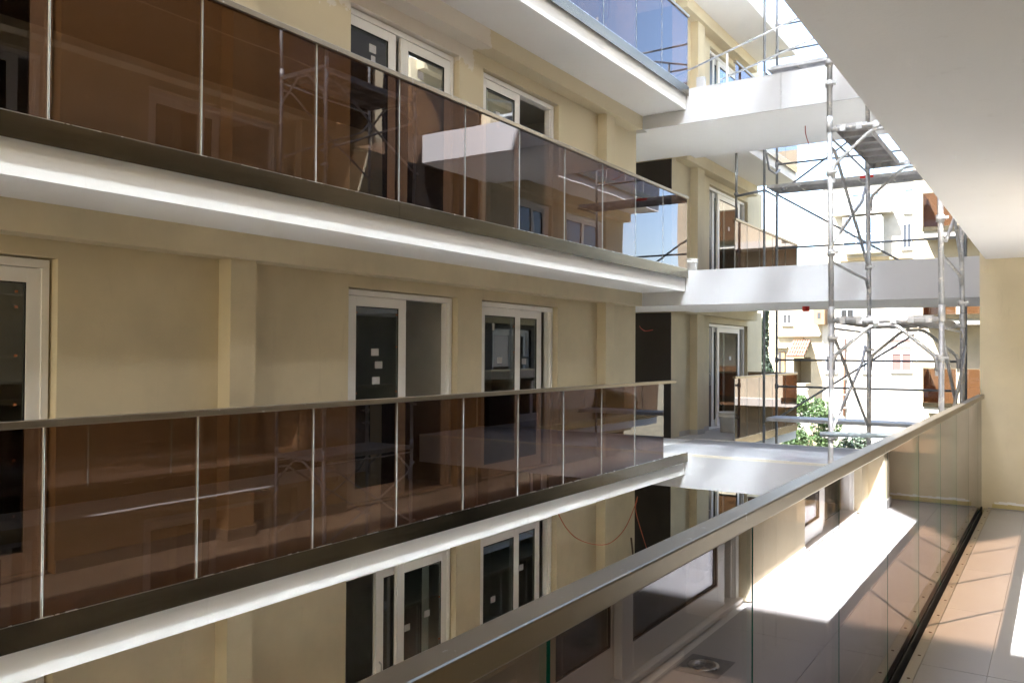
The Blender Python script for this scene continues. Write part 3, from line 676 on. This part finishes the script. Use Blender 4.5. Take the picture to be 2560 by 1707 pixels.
win(H1, bx(-5.28), bx(-4.58), bz(1.05), bz(1.72), Y0, M['pvc'], M['curtain'], 2)
for (c, d) in ((2.12, 2.25), (1.86, 2.0)):
    mb = MB(); mb.box(bx(-5.33), bx(-4.58), Y0-.05, Y0-.001, bz(c), bz(d)); o = obj('louvre', mb, M['pvc'], H1)
    for i in range(4):
        k = MB(); z = bz(c)+.02+i*(bz(d)-bz(c)-.04)/4; k.box(bx(-5.33)+.05, bx(-4.58)-.05, Y0-.07, Y0-.0505, z, z+.035); obj('slat', k, M['curtain'], o)
win(H1, bx(-7.07), bx(-6.61), bz(3.05), bz(3.38), Y0, M['pvc'], M['pane_dark'], 2, True)
k = MB(); k.tube([(bx(-6.94), Y0-.1, bz(-.69)), (bx(-6.94), Y0-.1, bz(2.30))], .075, 8); o = obj('drainpipe', k, M['pipe'], H1)
for z in (-.4, .1, .7, 1.3, 1.9): 
    k = MB(); k.box(bx(-6.94)-.14, bx(-6.94)+.14, Y0-.2, Y0-.001, bz(z), bz(z)+.08); obj('bracket', k, M['stone3'], o)
H2 = thing('town_house', 'honey stone house left of the bay window house with a terracotta tiled porch', 'house', (-15, Y0+4, -4.2))
X0, X1 = bx(-10.6), bx(-7.76)
mb = MB(); dx0, dx1 = bx(-8.88), bx(-8.22)
mb.box(X0, dx0, Y0+.3, Y0+10, -4.2, bz(3.9)); mb.box(dx1, X1, Y0+.3, Y0+10, -4.2, bz(3.9)); mb.box(dx0, dx1, Y0+.3, Y0+10, bz(1.54), bz(3.9)); mb.box(dx0, dx1, Y0+.3, Y0+10, -4.2, bz(.51)); mb.box(dx0, dx1, Y0+2.2, Y0+10, bz(.51), bz(1.54))
obj('wall', mb, M['stone'], H2)
win(H2, bx(-9.31), bx(-8.96), bz(2.84), bz(3.25), Y0+.3, M['pvc'], M['pane_dark'], 2)
mb = MB(); mb.box(bx(-9.53), bx(-7.84), Y0+.02, Y0+.299, bz(2.35), bz(2.42)); obj('ledge', mb, M['stone'], H2)
mb = MB(); mb.box(bx(-7.98), bx(-7.56), Y0-.9, Y0+.299, bz(2.8), bz(3.6)); o = obj('timber_balcony', mb, M['wood'], H2)
k = MB(); k.box(bx(-7.82), bx(-7.7), Y0-.915, Y0-.901, bz(3.02), bz(3.25)); obj('pane', k, M['pane_dark'], o)
mb = MB(); mb.box(bx(-9.46), bx(-9.22), Y0+.18, Y0+.299, bz(.9), bz(1.75)); o = obj('door', mb, M['wood'], H2)
k = MB(); k.box(bx(-9.46), bx(-9.36), Y0+.165, Y0+.179, bz(.95), bz(1.72)); obj('dark_pane', k, M['pane_dark'], o)
mb = MB(); mb.box(bx(-9.6), bx(-9.1), Y0-.05, Y0+.299, bz(1.9), bz(1.95)); obj('door_hood', mb, M['stone'], H2)
# porch roof of barrel tiles
zt, zb, xa, xb = bz(2.21), bz(1.58), bx(-8.89), bx(-8.22)
mb = MB(); mb.face([(xa, Y0+.28, zt-.05), (xb, Y0+.28, zt-.05), (xb, Y0-1.6, zb-.05), (xa, Y0-1.6, zb-.05)]); mb.face([(xa, Y0+.28, zt-.12), (xa, Y0-1.6, zb-.12), (xb, Y0-1.6, zb-.12), (xb, Y0+.28, zt-.12)]); mb.face([(xa, Y0-1.6, zb-.12), (xa, Y0-1.6, zb-.05), (xb, Y0-1.6, zb-.05), (xb, Y0-1.6, zb-.12)])
po = obj('porch_roof', mb, M['stone2'], H2)
for i in range(7):
    for j in range(4):
        x = xa+(i+.5)*(xb-xa)/7; k = MB(); u0, u1 = j/4, (j+1.08)/4
        k.tube([(x, Y0+.28-1.88*u0, zt+(zb-zt)*u0-.02), (x, Y0+.28-1.88*u1, zt+(zb-zt)*u1+.02)], [.065, .085], 8); obj('roof_tile', k, M['rooftile'], po)
mb = MB(); mb.box(bx(-8.89), bx(-8.5), Y0+.2, Y0+.299, bz(2.2), bz(2.42)); obj('bare_patch', mb, M['stone2'], H2)
mb = MB()
for i in range(6):
    x = bx(-8.64)+i*.155; mb.lathe([(.03, bz(.04)), (.05, bz(.08)), (.065, bz(.12)), (.04, bz(.18)), (.03, bz(.22)), (.05, bz(.28)), (.05, bz(.30))], x, Y0-2.0, 8)
mb.box(bx(-8.75), bx(-8.0), Y0-2.12, Y0-1.88, bz(.30)+.001, bz(.36)); mb.box(bx(-8.75), bx(-8.0), Y0-2.1, Y0-1.9, -4.2, bz(.04)-.001)
obj('garden_balustrade', mb, M['stone3'], label='pale stone baluster parapet below the tiled porch', cat='parapet')
H3 = thing('town_house', 'long pale house behind in full sun above the middle bridge at left', 'house', (-22, 80, -4.2))
mb = MB(); mb.box(-40, -14.2, 78, 90, -4.2, 9.0); obj('wall', mb, M['stone3'], H3)
for x in (-24, -21, -18): win(H3, x, x+1, 5, 6.6, 78, M['pvc'], M['pane_dark'], 2)

# cream block at the right end with glazed balcony boxes
s33 = 33/24.
def rx_(x): return x*s33
def rz(z): return 1.64+(z-1.64)*s33
E_ = thing('apartment_building', 'cream block at the right behind the scaffold with boxed brown glass balconies', 'apartment building', (-2, 36, -4.2))
mb = MB(); mb.box(rx_(-3.21), 3, 33, 45, -4.2, 9.5); obj('wall', mb, M['stone'], E_)
for L, lab in ((rz(.47), 'low'), (rz(.47)+3, 'mid'), (rz(.47)+6, 'high')):
    xa, xb = rx_(-2.88), rx_(-2.18); 
    mb = MB(); mb.box(xa, 1.5, 32.0, 32.99, L-.35, L-.08); obj('balcony_slab', mb, M['stone3'], E_)
for i, (z, lab) in enumerate(((rz(.47), 'brown glass balcony box low on the right block behind the scaffold'), (rz(.47)+3, 'brown glass balcony box on the right block just under the middle bridge'), (rz(.47)+6, 'brown glass balcony box high on the right block below the white ceiling edge'))):
    t = thing('glass_railing', lab, 'railing', (rx_(-2.5), 31.8, z), 'railings on the right block')
    xa, xb = rx_(-2.88), rx_(-2.15)
    for (a, b_) in ((xa, xb), (xb+.25, xb+1.3)):
        k = MB(); k.box(a, b_, 31.95, 31.97, z, z+1.15, sides=[1, 1, 0, 1, 0, 1]); obj('glass_panel', k, [M['bronze_glass'], M['pale_edge']], t)
    k = MB(); k.box(xa, xa+.02, 31.972, 32.98, z, z+1.15, sides=[1, 1, 1, 0, 1, 0]); obj('glass_panel', k, [M['bronze_glass'], M['pale_edge']], t)
    k = MB(); k.box(xa-.02, xb+1.4, 31.94, 31.949, z-.15, z); obj('bronze_plate', k, M['brass'], t)
    k = MB(); k.box(xa-.02, xb+1.4, 31.93, 31.98, z+1.151, z+1.19); obj('handrail', k, M['rail'], t)
# garden: green gate rail and retaining wall
mb = MB(); mb.box(-12.6, -10.6, 58.0, 58.06, bz(-1.23), bz(-1.21)+.02)
for x in (-12.5, -11.55, -10.7): mb.box(x, x+.06, 57.99, 58.07, -4.2, bz(-1.21))
obj('green_gate', mb, M['green_paint'], label='low green metal rail in front of the far pale house', cat='gate')
mb = MB(); mb.box(-14, 0, 56.0, 56.3, -4.2, -3.3); obj('garden_wall', mb, M['stone'], label='low garden wall before the far houses', cat='wall')
mb = MB(); mb.box(-10.4, -6.0, 45, 49, -4.2, -2.6); o = obj('flat_roof', mb, M['stone3'], label='low white flat roof below the far house at right', cat='shed')

# plants: trunk, limbs and crowns of many small leaves
def leaves(name, m, parent, fn, n, size):
    k = MB()
    for i in range(n):
        c = fn(); a = Vector((random.gauss(0, 1), random.gauss(0, 1), random.gauss(0, 1))).normalized()
        b = a.orthogonal().normalized(); b.rotate(Matrix.Rotation(random.uniform(0, 6.28), 3, a)); e = a.cross(b); s_ = size*random.uniform(.6, 1.3)
        k.face([c-b*s_, c-e*s_*.5, c+b*s_, c+e*s_*.5])
    o = obj(name, k, m, parent); o['kind'] = 'stuff'; return o
def clumpy(cx, cy, cz, rx, ry, rz_, n):
    cl = []
    for i in range(n):
        a = random.uniform(0, 6.28); u = random.uniform(-1, 1); r = random.uniform(.45, 1)**.5; q = (1-u*u)**.5
        cl.append((Vector((cx+rx*r*q*math.cos(a), cy+ry*r*q*math.sin(a), cz+rz_*r*u)), random.uniform(.2, .42)*min(rx, rz_)))
    def fn():
        c, r = random.choice(cl); v = Vector((random.gauss(0, 1), random.gauss(0, 1), random.gauss(0, 1))).normalized()
        return c+v*r*random.uniform(.5, 1)**.4
    return fn
def bush(label, x, y, z0, z1, r, m, n, size, clumps=26):
    t = thing('shrub', label, 'shrub', (x, y, z0))
    k = MB(); zc = (z0+z1)/2
    k.tube([(x, y, z0), (x+.05, y, z0+.4*(z1-z0)), (x, y, zc+.2)], [.09, .06, .03], 7)
    for i in range(6):
        a = i*1.05; k.tube([(x+.04, y, z0+.3*(z1-z0)), (x+r*.5*math.cos(a), y+r*.5*math.sin(a), zc+.1*i)], [.04, .015], 5)
    obj('trunk', k, M['trunk'], t)
    leaves('crown', m, t, clumpy(x, y, (z0+z1)/2+.2, r*.9, r, (z1-z0)/2*.92, clumps), n, size)
bush('bright green rounded shrub behind the far glass railing', -8.75, 36, -4.2, .02, 1.15, M['leaf'], 20000, .055, 60)
bush('grey green spreading bush to the right of the rounded shrub', -7.4, 38, -4.2, -1.9, 1.1, M['cypress'], 4000, .08, 26)
t = thing('cypress_tree', 'slim dark cypress seen between the scaffold posts', 'tree', (-11.9, 40.5, -4.2))
k = MB(); k.tube([(-11.9, 40.5, -4.2), (-11.9, 40.5, 0), (-11.9, 40.5, 4.2)], [.14, .09, .02], 8); obj('trunk', k, M['trunk'], t)
def cyp():
    z = random.uniform(-3.6, 4.6); h = (z+3.6)/8.2; r = .62*(1-h)**.55*(.75+.25*math.sin(z*3.1)); a = random.uniform(0, 6.28); q = random.uniform(.55, 1)
    return Vector((-11.9+r*q*math.cos(a)+.1*math.sin(z*2), 40.5+r*q*math.sin(a), z))
leaves('crown', M['cypress'], t, cyp, 7000, .09)
bpy.context.view_layer.update()
